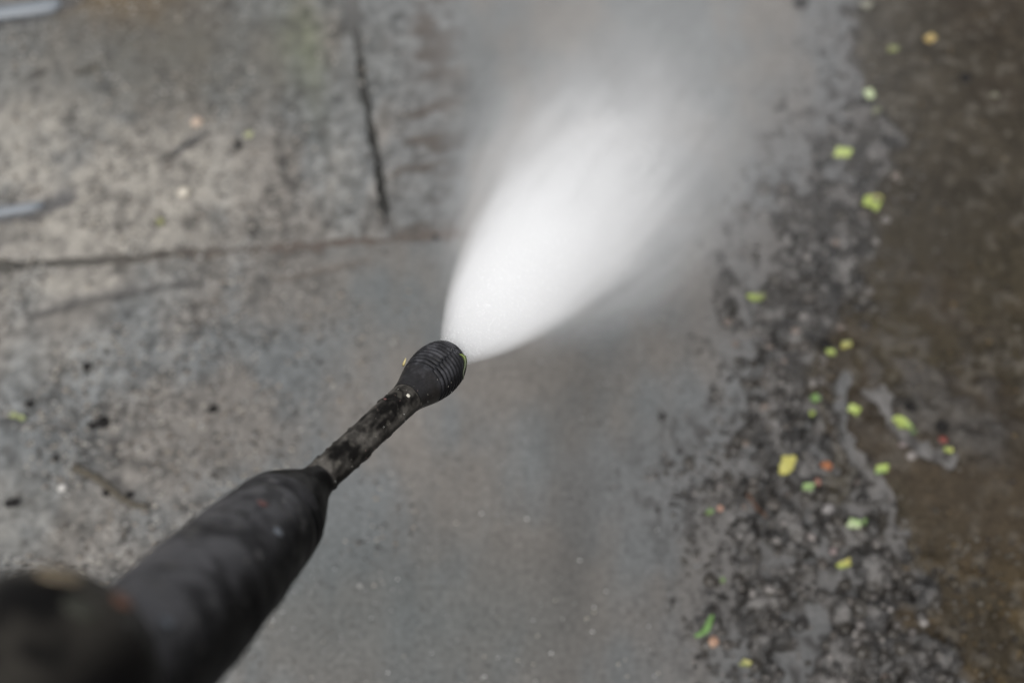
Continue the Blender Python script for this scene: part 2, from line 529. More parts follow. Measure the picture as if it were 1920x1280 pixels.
def mud_fields(x, y):
    px, py = to_px(x, y)
    dE = poly_sd(x, y, EDGE_G)
    dB = poly_sd(x, y, BROWN_G)
    n1 = fbm2(x + .006 * vn2(x * 90, y * 90, 3), y, 0.0135, 101, 4, .55)
    n2 = fbm2(x, y, 0.006, 103, 2)
    n3 = fbm2(x, y, 0.05, 107, 3)
    dE = dE + .03 * (n3 - .5) + .012 * (n1 - .5)
    dB = dB + .02 * sstep(560, 330, py) + .022 * (fbm2(x, y, .03, 111, 3) - .5) * 2
    # lumps
    upper = sstep(560, 330, py)                # finer, flatter streaks farther up
    cov = (0.70 - 0.27 * sstep(0, .035, dE) + .02 * upper)
    up = np.clip((n1 * .72 + n3 * .28) - (cov - .06), -.3, .4)
    lump = np.clip(up * .062, -.004, .0105 - .0065 * upper)
    lump = np.where(lump > 0, lump + .0030 * (n2 - .5), lump)
    # silt skin
    riv = np.zeros(x.shape)
    for pts, w_ in zip(RIV, RIVW):
        d = seg_dist(x + .022 * (n3 - .5), y + .02 * (n1 - .5), gpts(pts)) + .005 * (n2 - .5) + .009 * (n1 - .5)
        riv = np.maximum(riv, sstep(w_, w_ * .4, d))
    silt = -.002 + .0042 * sstep(-.006, .010, dB) + .0010 * (n1 - .5) * 2 + .0004 * (n2 - .5)
    wet = np.maximum(sstep(-.004, .01, dB), 0)
    heap = np.clip(blob(px, py, 1775, 800, 55, 26, 15) + blob(px, py, 1850, 815, 26, 40) + .8 * blob(px, py, 1700, 765, 50, 20, 15) + .7 * blob(px, py, 1620, 990, 30, 60), 0, 1)
    wet = wet * (1 - .55 * heap)
    lump = np.maximum(lump, (-.003 + .009 * heap * (.35 + 1.3 * (n1 - .32)) + .002 * (n2 - .5)))
    calm = blob(px, py, 1790, 930, 120, 60) + blob(px, py, 1740, 480, 90, 120)
    rel = 1 - .75 * np.clip(calm, 0, 1)
    lump_in = lump * (1 - wet * (.55 + .45 * np.clip(calm, 0, 1)))
    # coarser again in the lower right corner
    corner = sstep(1000, 1150, py) * sstep(1650, 1760, px)
    z = np.maximum(lump_in, silt)
    z = z + corner * .004 * (n1 - .45) * wet
    chan = np.zeros(x.shape)
    d = seg_dist(x, y, gpts([(1545, 670), (1535, 730), (1560, 800), (1590, 860), (1560, 930)]))
    chan = sstep(.012, .006, d + .006 * (n1 - .5))
    z = np.maximum(z, (-.003 + .0042 * chan))
    z = np.where(riv > 0, z * (1 - riv) - .004 * riv, z)
    z = z - .03 * sstep(-.02, -.09, dE)
    # colour
    c = np.ones(x.shape + (3,)) * np.array([.026, .0225, .019])
    c = c * (1 + 1.1 * (fbm2(x, y, .012, 121, 3) - .5)[..., None])
    dark = sstep(.45, .66, fbm2(x, y, .045, 125, 3))
    pile = np.clip(blob(px, py, 1415, 980, 60, 38) + blob(px, py, 1390, 1060, 45, 18) + blob(px, py, 1545, 830, 26, 70) + blob(px, py, 1560, 915, 26, 24) + blob(px, py, 1525, 650, 40, 40) + .8 * blob(px, py, 1440, 900, 50, 30), 0, 1)
    c = mixc(c, np.clip(.7 * dark + .8 * pile * sstep(.3, .6, n1), 0, .95), [.010, .009, .008])
    grey = sstep(.52, .66, fbm2(x, y, .011, 127, 2)) * (1 - wet)
    c = mixc(c, .8 * grey, [.105, .098, .092])
    brown = np.ones(x.shape + (3,)) * np.array([.036, .0275, .018])
    brown = mixc(brown, sstep(.35, .65, fbm2(x, y, .06, 131, 3)), [.038, .031, .020])
    mid_ = blob(px, py, 1760, 740, 150, 70) + .7 * blob(px, py, 1690, 560, 60, 120)
    brown = mixc(brown, .75 * mid_ * sstep(.35, .65, n1), [.068, .062, .056])
    flatp = sstep(865, 885, py + 30 * (n3 - .5)) * sstep(1100, 1000, py) * sstep(1680, 1720, px)
    brown = mixc(brown, .7 * flatp, [.047, .0355, .0225])
    brown = mixc(brown, .5 * upper, [.036, .031, .025])
    brown = brown * (1 + (.75 * rel * (fbm2(x, y, .012, 133, 3) - .5) + .4 * (n3 - .5))[..., None])
    brown = mixc(brown, .55 * corner * sstep(.45, .6, n1), [.03, .024, .016])
    brown = mixc(brown, .5 * sstep(.62, .72, fbm2(x, y, .009, 137, 2)) * rel, [.10, .09, .075])
    brown = mixc(brown, .35 * corner * sstep(.5, .7, fbm2(x, y, .02, 139, 2)), [.09, .06, .025])
    k = np.maximum(wet, chan)[..., None]
    c = c * (1 - k) + brown * k
    rough = .30 + .22 * wet + .2 * (n2 - .5)
    gloss = .55 * (1 - wet) + .10 * wet + .06 * np.clip(calm, 0, 1)
    return z, np.clip(c, .006, .4), np.clip(rough, .18, .8), gloss


xs = np.concatenate([np.arange(.085, .56, .0024), np.arange(.56, 1.2, .02)])
ys = np.concatenate([np.arange(-.25, .12, .02), np.arange(.12, 1.0, .0026), np.arange(1.0, 1.7, .02)])
X, Y = np.meshgrid(xs, ys, indexing='ij')
z, c, rough, gloss = mud_fields(X, Y)
ok = (z > -.012)
f = grid_faces(len(xs), len(ys))
keep = ok.ravel()[f].any(1)
f = f[keep]
used = np.zeros(X.size, bool); used[f.ravel()] = True
remap = np.cumsum(used) - 1
V = np.stack([X, Y, z], -1).reshape(-1, 3)[used]
link('mud', mesh('mud', V, remap[f], M_MUD, col=c.reshape(-1, 3)[used], extra={'rough': rough.ravel()[used], 'gloss': gloss.ravel()[used]}), kind='structure')


def surf_z(x, y):
    zz = mud_fields(np.array([x]), np.array([y]))[0]
    _, sz, _ = slab_fields(np.array([x]), np.array([y]))
    return float(max(zz[0], sz[0]))


# ------------------------------------------------------------------ blue grey strips at the left edge
def blue_grey_strip(pts, w_, label):
    g = [np.array(ground(*p)[:2]) for p in pts]
    sec = [(-1, -.002), (-.86, .0012), (-.3, .0022), (.3, .0022), (.86, .0012), (1, -.002)]
    V, F = [], []
    for i, p in enumerate(g):
        d = g[min(i + 1, len(g) - 1)] - g[max(i - 1, 0)]
        d /= np.linalg.norm(d); nrm = np.array([-d[1], d[0]])
        ww = w_ * (1 if i < len(g) - 1 else .55)
        for q, h in sec:
            pp = p + nrm * q * ww
            V.append((pp[0], pp[1], h - .0015))
    k = len(sec)
    for i in range(len(g) - 1):
        for j in range(k - 1):
            F.append((i * k + j, (i + 1) * k + j, (i + 1) * k + j + 1, i * k + j + 1))
    F.append(tuple(range(k))); F.append(tuple((len(g) - 1) * k + j for j in reversed(range(k))))
    o = link('blue_grey_strip', mesh('blue_grey_strip', V, F, M_STRIP), label=label, category='strip', group='blue grey strips at the left edge')


blue_grey_strip([(-160, 413), (-60, 402), (10, 393), (55, 386), (80, 380)], .0042, 'blue grey strip on the pale concrete patch above the cross joint')
blue_grey_strip([(-160, 40), (-40, 24), (40, 14), (95, 6), (112, 0)], .008, 'blue grey strip in the top left corner beside the brown stain')


# ------------------------------------------------------------------ lumps, pebbles, crumbs
def lump_mesh(name, r, seed, mat, tint, var=.35, squash=.6, stretch=1.0, sub=2):
    import bmesh
    bm = bmesh.new()
    bmesh.ops.create_icosphere(bm, subdivisions=sub, radius=1.0)
    co = np.array([v.co[:] for v in bm.verts])
    fs = [[v.index for v in fc.verts] for fc in bm.faces]
    bm.free()
    n_ = fbm3(co + seed * 3.7, .9, seed, 3)
    co = co * (1 + var * 2 * (n_ - .5))[:, None]
    co = co * np.array([stretch, 1, squash]) * r
    co[:, 2] += r * squash * .45
    cc = np.ones((len(co), 3)) * np.array(tint) * (1 + .9 * (fbm3(co / r + seed, .6, seed + 5, 2) - .5))[:, None]
    return mesh(name, co, fs, mat, smooth=True, col=cc)


PXM = lambda py: float(np.linalg.norm(ground(960, py) - EYE)) / FPX      # metres per photo pixel there


def put(name, me, px, py, rz, label, cat, group=None, lift=0.0, scale=1.0):
    g = ground(px, py)
    o = link(name, me, None, label=label, category=cat)
    if group:
        o['group'] = group
    o.location = (g[0], g[1], surf_z(g[0], g[1]) + lift)
    o.rotation_euler = (0, 0, rz)
    o.scale = (scale,) * 3
    return o


DARK = (.014, .013, .0125)
for (px, py, d, st, lab) in [
    (165, 688, 18, 1.0, 'round dark crumb on rough concrete above the double lump'),
    (196, 794, 24, 1.1, 'black lump, larger half of the touching pair on concrete'),
    (176, 800, 18, 1.1, 'black lump, smaller half of the touching pair on concrete'),
    (58, 758, 18, 1.0, 'small dark crumb just above the yellow green leaf bit at left'),
    (104, 858, 15, 1.0, 'small dark crumb above and left of the curved twig'),
    (24, 944, 20, 1.4, 'flat dark lump at the left edge below the twig'),
    (200, 924, 15, 1.0, 'dark crumb touching the underside of the curved twig'),
    (244, 927, 14, 1.0, 'dark crumb touching the upper side of the curved twig'),
    (400, 768, 16, 1.5, 'lone grey brown crumb on clean concrete left of the lance tube'),
    (448, 273, 15, 1.0, 'dark crumb beside the pale yellow leaf bit on the upper slab'),
    (818, 446, 14, 1.0, 'dark crumb on the cross joint left of the spray'),
    (1540, 645, 30, 1.3, 'black lump above two small green leaf bits in the mud'),
    (1808, 150, 20, 1.3, 'black lump on the dark brown mud near the top right'),
    (1764, 803, 24, 1.2, 'black lump above the small yellow leaf bit on the right mud'),
    (1700, 772, 20, 1.5, 'black lump behind the bright green leaf bit on the right mud'),
    (1500, 6, 24, 1.4, 'dark lump near the top edge right of the mist'),
]:
    me = lump_mesh('mud_lump', d * .5 * PXM(py), px % 97, M_CLOD, DARK, var=.75, stretch=.6 + .4 * st, squash=.5, sub=3)
    put('mud_lump', me, px, py, R(px % 70 - 10), lab, 'lump', 'single dark lumps')

for (px, py, d, tint, lab) in [
    (117, 915, 15, (.5, .48, .45), 'pale pebble left of the curved twig'),
    (345, 362, 22, (.46, .42, .35), 'cream pebble on the upper slab above the olive leaf bit'),
    (370, 232, 20, (.40, .31, .24), 'pinkish cream pebble beside the dark gouge'),
    (1547, 876, 22, (.32, .12, .05), 'orange brick crumb right of the large yellow leaf'),
    (1528, 910, 15, (.30, .15, .11), 'pink brick crumb above a small green leaf bit'),
    (1337, 1203, 20, (.3, .18, .12), 'tan orange crumb below the bent grass blade'),
    (1350, 953, 11, (.36, .2, .14), 'tiny tan crumb at the left tip of the debris'),
    (1766, 828, 16, (.15, .03, .02), 'dark red crumb above the small yellow leaf bit'),
    (1706, 858, 18, (0.18, 0.162, 0.15), 'pale pebble on brown mud right of the narrow green leaf bit'),
    (1690, 838, 15, (0.132, 0.108, 0.102), 'pinkish pebble on brown mud below the bright green leaf bit'),
    (1520, 1008, 17, (0.198, 0.174, 0.162), 'pale pebble in the debris left of the long green leaf bit'),
    (1549, 962, 22, (0.18, 0.168, 0.162), 'large pale pebble above the long green leaf bit'),
    (1562, 1034, 15, (0.156, 0.12, 0.114), 'pinkish pebble above the thin yellow green leaf bit'),
]:
    me = lump_mesh('pebble', d * .5 * PXM(py), px % 89, M_STONE, tint, var=.2, squash=.7, stretch=1.15)
    put('pebble', me, px, py, R(px % 80), lab, 'pebble')

# lumps lying loose in the washed-up line
protos = [lump_mesh('debris_lump', .004, 200 + k, M_LUMP, t, var=.65, stretch=1.1 + .15 * (k % 3), sub=2, squash=.5)
          for k, t in enumerate([(.03, .026, .022), (.045, .04, .034), (.022, .02, .018), (.06, .052, .045), (.035, .03, .024)])]
pprot = [lump_mesh('gravel_stone', .0034, 300 + k, M_STONE, t, var=.5, squash=.5, sub=2)
         for k, t in enumerate([(.11, .103, .097), (.15, .137, .127), (.09, .08, .073), (.12, .095, .08)])]
cnt = 0
while cnt < 250:
    px, py = random.uniform(1250, 1760), random.uniform(330, 1300)
    g = ground(px, py)
    dE = float(poly_sd(np.array([g[0]]), np.array([g[1]]), EDGE_G)[0])
    dB = float(poly_sd(np.array([g[0]]), np.array([g[1]]), BROWN_G)[0])
    if dE < -.012 or dB > .012 or (py < 560 and random.random() < .5):
        continue
    if dE < .01 and random.random() < .5:
        continue
    if min(float(seg_dist(np.array([g[0]]), np.array([g[1]]), gpts(q))[0]) for q in RIV[:3]) < .009:
        continue
    if cnt % 5 < 3:
        o = put('debris_lump', random.choice(protos), px, py, random.uniform(0, 6.28), 'dark wet mud lump lying in the washed-up debris line', 'lump', 'mud lumps in the debris line', -.0006, random.uniform(.55, 1.35))
    else:
        o = put('gravel_stone', random.choice(pprot), px, py, random.uniform(0, 6.28), 'small grey gravel stone lying in the washed-up debris line', 'stone', 'gravel stones in the debris line', -.0004, random.uniform(.5, 1.15))
    cnt += 1


def scatter(name, n_, test, rmin, rmax, tints, mat, squash=.6):
    """many grains too small to pick apart, one object"""
    base = np.array([(1, 0, 0), (-1, 0, 0), (0, 1, 0), (0, -1, 0), (0, 0, 1), (0, 0, -1)], float)
    bf = np.array([(0, 2, 4), (2, 1, 4), (1, 3, 4), (3, 0, 4), (2, 0, 5), (1, 2, 5), (3, 1, 5), (0, 3, 5)])
    pts = test(n_)
    px, py = to_px(pts[:, 0], pts[:, 1])
    zz = mud_fields(pts[:, 0], pts[:, 1])[0]; _, sz, _ = slab_fields(pts[:, 0], pts[:, 1])
    zt = np.maximum(zz, sz)
    k = len(pts)
    rad = rng.uniform(rmin, rmax, k)
    j = base[None] * (1 + .35 * rng.uniform(-1, 1, (k, 6, 1)))
    ang = rng.uniform(0, 6.28, k)
    cs, sn = np.cos(ang)[:, None], np.sin(ang)[:, None]
    xx = j[..., 0] * cs - j[..., 1] * sn; yy = j[..., 0] * sn + j[..., 1] * cs
    V = np.stack([xx * rad[:, None] * 1.2 + pts[:, 0:1], yy * rad[:, None] + pts[:, 1:2], j[..., 2] * rad[:, None] * squash + zt[:, None] + rad[:, None] * squash * .3], -1)
    F = (bf[None] + (np.arange(k) * 6)[:, None, None]).reshape(-1, 3)
    t = np.array(tints)[rng.integers(0, len(tints), k)] * rng.uniform(.75, 1.25, (k, 1))
    return link(name, mesh(name, V.reshape(-1, 3), F, mat, col=np.repeat(t, 6, 0)), kind='stuff')


def in_debris(n_):
    px = rng.uniform(1230, 1800, n_ * 3); py = rng.uniform(40, 1300, n_ * 3)
    g = np.array([ground(a, b_)[:2] for a, b_ in zip(px, py)])
    dE = poly_sd(g[:, 0], g[:, 1], EDGE_G); dB = poly_sd(g[:, 0], g[:, 1], BROWN_G)
    cl = fbm2(g[:, 0], g[:, 1], .03, 151, 3)
    k = (dE > -.03 + .05 * (cl - .5)) & (dB < .02) & (cl > .42)
    return g[k][:n_]


def on_left(n_):
    px = rng.uniform(-50, 780, n_ * 3); py = rng.uniform(-60, 1100, n_ * 3)
    g = np.array([ground(a, b_)[:2] for a, b_ in zip(px, py)])
    cl = fbm2(g[:, 0], g[:, 1], .05, 161, 3)
    k = rng.random(len(px)) < np.clip(1.2 - px / 700, 0, 1) * sstep(.36, .56, cl)
    return g[k][:n_]


def on_centre(n_):
    px = rng.uniform(300, 1420, n_ * 3); py = rng.uniform(380, 1320, n_ * 3)
    g = np.array([ground(a, b_)[:2] for a, b_ in zip(px, py)])
    cl = fbm2(g[:, 0], g[:, 1], .06, 171, 3)
    return g[cl > .44][:n_]


def on_mid(n_):
    px = rng.uniform(420, 1260, n_ * 3); py = rng.uniform(880, 1300, n_ * 3)
    g = np.array([ground(a, b_)[:2] for a, b_ in zip(px, py)])
    k = rng.random(len(px)) < .25 + .75 * sstep(900, 1150, py)
    return g[k][:n_]


def on_mud(n_):
    px = rng.uniform(1600, 1960, n_ * 3); py = rng.uniform(-50, 1320, n_ * 3)
    g = np.array([ground(a, b_)[:2] for a, b_ in zip(px, py)])
    dB = poly_sd(g[:, 0], g[:, 1], BROWN_G)
    k = (dB > 0) & ((py > 1010) | (rng.random(len(px)) < .18))
    return g[k][:n_]


scatter('grit', 1500, in_debris, .0008, .0022, [(.03, .026, .022), (.05, .045, .038), (.12, .11, .1), (.02, .018, .016)], M_LUMP)
scatter('sand', 5200, on_left, .0006, .0019, [(.05, .047, .044), (.30, .28, .245), (.08, .068, .058), (.22, .19, .155), (.04, .037, .033), (.26, .255, .24)], M_STONE, .5)
scatter('fine_grit', 1500, on_centre, .0005, .0012, [(.07, .068, .066), (.2, .2, .195), (.09, .08, .07), (.17, .175, .175)], M_STONE, .5)
scatter('glint_grains', 70, on_mid, .0003, .00105, [(.6, .6, .58), (.4, .41, .4), (.45, .42, .34)], M_STONE, .8)  # pale grains coloured bright to stand for wet glints
scatter('mud_grit', 420, on_mud, .001, .0024, [(.05, .045, .035), (.09, .08, .065), (.025, .02, .016), (.08, .055, .025)], M_LUMP)


# ------------------------------------------------------------------ leaves, blades, twig
def leaf_mesh(ln, wd, tint, tint2, curl=.25, seed=0, torn=.0, pointed=.6):
    nu, nv = 15, 9
    rr = random.Random(seed)
    mu = lambda t: [(.84 * q + .16 * sum(t) / 3) * .74 for q in t]
    tint, tint2 = mu(tint), mu(tint2)
    V, C = [], []
    ph = rr.uniform(0, 6)
    for i in range(nu):
        t = i / (nu - 1)
        s = math.sin(math.pi * min(1, max(0, t * .94 + .03))) ** (.5 + .5 * pointed)
        hw = wd * .5 * s
        for j in range(nv):
            q = -1 + 2 * j / (nv - 1)
            x = (t - .5) * ln
            y = q * hw * (1 + torn * (math.sin(9 * t + ph + 2.2 * (q > 0)) + .7 * math.sin(17 * t + 2 * ph + 4 * (q > 0)))) + curl * ln * .1 * math.sin(t * 3 + ph)
            z = .0006 + curl * wd * (.5 * q * q * .5 + .25 * math.sin(t * 4 + ph) ** 2) - .0004 * math.exp(-(q / .15) ** 2)
            V.append((x, y, z))
            k = min(1, max(0, .5 + .5 * math.sin(3 * t + ph + q)))
            vein = .18 * math.exp(-(q / .14) ** 2)
            C.append([tint[m_] * (1 - k) + tint2[m_] * k + vein * .5 * tint[m_] for m_ in range(3)])
    F = grid_faces(nu, nv).tolist()
    k0 = len(V)
    V2 = [(x, y, zz - .00035) for x, y, zz in V]
    F2 = [[a + k0 for a in reversed(ff)] for ff in F]
    ring = [i * nv for i in range(nu)] + [(nu - 1) * nv + j for j in range(1, nv)] + [i * nv + nv - 1 for i in range(nu - 2, -1, -1)] + [j for j in range(nv - 2, 0, -1)]
    F3 = [[ring[a], ring[(a + 1) % len(ring)], ring[(a + 1) % len(ring)] + k0, ring[a] + k0] for a in range(len(ring))]
    return mesh('leaf_bit', V + V2, F + F2 + F3, M_LEAF, col=np.array(C + C))


YG, YG2 = (.36, .46, .07), (.47, .55, .13)
GR, GR2 = (.15, .28, .06), (.22, .36, .09)
YE, YE2 = (.52, .48, .08), (.44, .40, .06)
OL, OL2 = (.17, .19, .05), (.24, .26, .07)
PG, PG2 = (.42, .52, .24), (.5, .58, .32)
OR, OR2 = (.42, .28, .06), (.5, .36, .1)
for i, (px, py, ln, wd, rot, t1, t2, lab) in enumerate([
    (1742, 80, 24, 22, 10, OR, OR2, 'round amber leaf bit on brown mud near the top right corner'),
    (1672, 101, 26, 16, 30, OL, OL2, 'dull olive leaf bit left of the amber one on top right mud'),
    (1627, 186, 24, 20, 80, PG, PG2, 'pale green round leaf bit at the edge of the upper right mud'),
    (1641, 214, 22, 14, 60, (.16, .17, .09), (.2, .2, .12), 'faded olive leaf bit just below the pale green round one'),
    (1578, 290, 42, 24, 14, YG, YG2, 'oval yellow green leaf bit lying above the round one on the upper right'),
    (1633, 384, 44, 36, 20, YG, YE2, 'large round yellow green leaf bit on the upper right mud'),
    (1420, 560, 44, 20, -8, YG, OL, 'flat yellow green leaf bit on the left rim of the debris'),
    (1555, 667, 22, 17, 40, YG, OL2, 'small green leaf bit directly below the black lump'),
    (1583, 655, 26, 15, 40, OL2, YE2, 'small olive leaf bit right of the black lump'),
    (1524, 757, 22, 18, 70, GR, GR2, 'small deep green leaf bit at the head of the grey rivulet'),
    (1520, 781, 18, 12, 70, YG, GR2, 'tiny light green leaf bit under the small deep green one'),
    (1597, 775, 28, 22, 10, YG, YG2, 'bright green leaf bit on the middle grey rivulet'),
    (1688, 793, 34, 28, -25, YG, YG2, 'bright green leaf bit on the rivulet in the right mud'),
    (1700, 802, 26, 13, 12, GR2, YG, 'narrow green leaf scrap against the bright green one on the right rivulet'),
    (1777, 846, 18, 15, 0, YE, YG, 'small yellow leaf bit at the end of the right rivulet'),
    (1471, 885, 50, 30, 48, YE, YE2, 'large yellow leaf in the middle of the debris'),
    (1650, 884, 34, 17, 35, YG, GR2, 'narrow green leaf bit between the rivulet and the smooth brown mud'),
    (1510, 926, 26, 18, 20, GR2, PG, 'small pale green leaf bit below the orange brick crumb'),
    (1596, 992, 30, 22, 20, GR2, PG2, 'pale broad half of the torn green leaf at the foot of the rivulet'),
    (1616, 983, 26, 14, 38, GR, GR2, 'dark narrow half of the torn green leaf at the foot of the rivulet'),
    (1586, 1059, 44, 16, 10, YG, YE2, 'thin yellow green leaf bit below the torn green leaf'),
    (1397, 1245, 26, 14, 12, YE2, OL2, 'olive yellow leaf bit near the bottom edge of the debris'),
    (1330, 962, 18, 10, 25, OL, GR, 'tiny dark green leaf bit at the left tip of the debris'),
    (1355, 1090, 12, 10, 40, OL, GR, 'tiny olive leaf bit above the bent grass blade'),
    (1622, 16, 26, 20, 20, (.22, .21, .15), (.27, .26, .19), 'faded buff leaf bit at the top edge of the right mud'),
    (1862, 186, 18, 14, 0, (.16, .15, .1), (.2, .18, .12), 'faded brown leaf bit below the black lump near the right edge'),
    (301, 420, 18, 14, 60, (.24, .25, .06), (.3, .3, .09), 'olive leaf bit standing above the cross joint on the left slab'),
    (467, 256, 18, 14, 30, (.42, .43, .22), (.36, .38, .16), 'pale yellow leaf bit on the upper slab right of the gouge'),
    (27, 781, 18, 12, 10, OL2, (.32, .36, .14), 'left half of the split yellow green leaf bit at the left edge'),
    (42, 785, 16, 11, -20, (.34, .4, .12), (.28, .33, .1), 'right half of the split yellow green leaf bit at the left edge'),
    (1712, 812, 14, 8, 30, (.09, .16, .04), (.12, .2, .05), 'dark green scrap on the right rivulet below the bright leaf bits'),
]):
    s = PXM(py) * .96
    me = leaf_mesh(ln * s, wd * s, t1, t2, curl=.22 + .1 * (i % 3), seed=i, torn=.2, pointed=.5 + .7 * (i % 2))
    o = put('leaf_bit', me, px, py, R(rot), lab, 'leaf', 'leaf bits', .0016)
    o.rotation_euler = (R((i * 37) % 17 - 8), R((i * 53) % 15 - 7), R(rot))


def tube_mesh(name, pts, r0, r1, mat, tint, sides=8, seed=0):
    V, F, C = [], [], []
    pts = [np.array(p, float) for p in pts]
    n_ = len(pts)
    for i, p in enumerate(pts):
        d = pts[min(i + 1, n_ - 1)] - pts[max(i - 1, 0)]
        d /= np.linalg.norm(d)
        a = np.cross(d, [0, 0, 1]); a /= np.linalg.norm(a); b_ = np.cross(a, d)
        r_ = r0 + (r1 - r0) * i / (n_ - 1)
        r_ *= 1 + .25 * math.sin(i * 1.7 + seed)
        for k in range(sides):
            t = 2 * math.pi * k / sides
            V.append(p + a * r_ * math.cos(t) + b_ * r_ * math.sin(t))
            C.append(np.array(tint) * (1 + .3 * math.sin(i * 2.3 + k)))
    F = grid_faces(n_, sides, wrap=True).tolist()
    F.append(list(range(sides))); F.append(list(range((n_ - 1) * sides, n_ * sides))[::-1])
    return mesh(name, V, F, mat, col=np.array(C))


def curve_pts(pxs, h, sub=5):
    g = [np.array([*ground(a, b_)[:2], 0.0]) for a, b_ in pxs]
    out = []
    for i in range(len(g) - 1):
        p0, p1, p2, p3 = g[max(i - 1, 0)], g[i], g[i + 1], g[min(i + 2, len(g) - 1)]
        for k in range(sub):
            t = k / sub
            out.append(.5 * ((2 * p1) + (-p0 + p2) * t + (2 * p0 - 5 * p1 + 4 * p2 - p3) * t * t + (-p0 + 3 * p1 - 3 * p2 + p3) * t ** 3))
    out.append(g[-1])
    for p in out:
        p[2] = surf_z(p[0], p[1]) + h
    return out


def thing_mesh(name, me, label, cat, group=None):
    # origin at the middle of the thing
    co = np.array([v.co[:] for v in me.vertices])
    c0 = co.mean(0); c0[2] = co[:, 2].min()
    me.transform(Matrix.Translation(-Vector(c0)))
    o = link(name, me, None, label=label, category=cat)
    o.location = c0
    if group:
        o['group'] = group
    return o


thing_mesh('twig', tube_mesh('twig', curve_pts([(138, 876), (165, 889), (190, 902), (212, 921), (235, 938), (256, 948), (278, 950)], .0012), .0032, .0018, M_TWIG, (.062, .052, .036)),
           'curved grey brown twig on rough concrete left of the lance', 'twig')
thing_mesh('twig', tube_mesh('twig', curve_pts([(1402, 930), (1420, 955), (1434, 978)], .0015), .0016, .001, M_TWIG, (.07, .035, .02)),
           'short reddish brown stick in the debris below the large yellow leaf', 'twig')


def blade_mesh(pxs, wd, tint):
    p = curve_pts(pxs, .0022, 4)
    V, F, C = [], [], []
    n_ = len(p)
    for i, q in enumerate(p):
        d = p[min(i + 1, n_ - 1)] - p[max(i - 1, 0)]
        d /= np.linalg.norm(d)
        a = np.cross(d, [0, 0, 1]); a /= np.linalg.norm(a)
        w_ = wd * math.sin(math.pi * (.12 + .8 * i / (n_ - 1)))
        for s_, zz in ((-1, .0005), (0, 0), (1, .0005), (0, -.0006)):
            V.append(q + a * w_ * s_ + np.array([0, 0, zz])); C.append(np.array(tint) * (1 + .12 * math.sin(i + s_)))
    F = grid_faces(n_, 4, wrap=True).tolist()
    F.append([0, 1, 2, 3]); F.append([(n_ - 1) * 4 + k for k in (3, 2, 1, 0)])
    return mesh('grass_blade', V, F, M_LEAF, col=np.array(C))


thing_mesh('grass_blade', blade_mesh([(1302, 1194), (1316, 1188), (1325, 1178), (1331, 1164), (1336, 1154)], .0026, (.12, .22, .065)), 'bent green grass blade at the left rim of the debris near the bottom', 'grass')

# ------------------------------------------------------------------ the pressure washer lance
TIP = at_depth(844, 670, .75)
RIM = at_depth(523, 969, .627)                        # centre of the sleeve's front rim
REAR = at_depth(158, 1345, .42)


def axis_frame(p, q):
    """origin p, local +z towards q, local +x turned to the sky"""
    ax = Vector(q - p).normalized()
    mm = Matrix.Translation(Vector(p)) @ Vector((0, 0, 1)).rotation_difference(ax).to_matrix().to_4x4()
    upl = mm.to_3x3().inverted() @ Vector((0, 0, 1))
    return mm @ Matrix.Rotation(math.atan2(upl.y, upl.x), 4, 'Z')


M0 = axis_frame(TIP, RIM)          # nozzle and tube
M1 = axis_frame(RIM, REAR)         # sleeve and grip, bent a little against the tube
AX = (TIP - RIM) / np.linalg.norm(TIP - RIM)
TL = float(np.linalg.norm(TIP - RIM))

lance = link('pressure_washer_lance', None, label='black pressure washer lance reaching in from the bottom left with a ribbed nozzle', category='pressure washer')
lance.matrix_world = M0
F0 = Matrix.Identity(4)
F1 = M0.inverted() @ M1


def lathe(name, prof, sides, mat, colfn, roughfn, bumpfn=None, parent=lance, offset=(0, 0), cap=True, dz=.0008, xs_=1.0, ys_=1.0, frame=None):
    L = np.array([p[0] for p in prof]); Rr = np.array([p[1] for p in prof])
    d = np.concatenate([[0], np.cumsum(np.hypot(np.diff(L), np.diff(Rr)))])
    n_ = max(8, int(d[-1] / dz))
    s = np.linspace(0, d[-1], n_)
    L, Rr = np.interp(s, d, L), np.interp(s, d, Rr)
    th = np.linspace(0, 2 * math.pi, sides, endpoint=False)
    LL, TT = np.meshgrid(L, th, indexing='ij')
    RR = np.repeat(Rr[:, None], sides, 1)
    p0 = np.stack([RR * np.cos(TT), RR * np.sin(TT), LL], -1).reshape(-1, 3)
    if bumpfn is not None:
        RR = RR + bumpfn(LL.ravel(), TT.ravel(), p0).reshape(RR.shape)
    V = np.stack([RR * np.cos(TT) * xs_ + offset[0], RR * np.sin(TT) * ys_ + offset[1], LL], -1).reshape(-1, 3)
    F = grid_faces(n_, sides, wrap=True).tolist()
    if cap:
        F.append(list(range(sides))[::-1]); F.append(list(range((n_ - 1) * sides, n_ * sides)))
    F = [f_[::-1] for f_ in F]
    me = mesh(name, V, F, mat, col=colfn(LL.ravel(), TT.ravel(), p0), extra={'rough': roughfn(p0)})
    o = link(name, me, parent)
    if frame is not None:
        o.matrix_local = frame
    return o


def smooth_prof(pts, k=8):
    """a rounded profile through the points (Catmull-Rom)"""
    out = []
    p = [np.array(q, float) for q in pts]
    for i in range(len(p) - 1):
        p0, p1, p2, p3 = p[max(i - 1, 0)], p[i], p[i + 1], p[min(i + 2, len(p) - 1)]
        for j in range(k):
            t = j / k
            out.append(tuple(.5 * ((2 * p1) + (-p0 + p2) * t + (2 * p0 - 5 * p1 + 4 * p2 - p3) * t * t + (-p0 + 3 * p1 - 3 * p2 + p3) * t ** 3)))
    out.append(tuple(p[-1]))
    return out


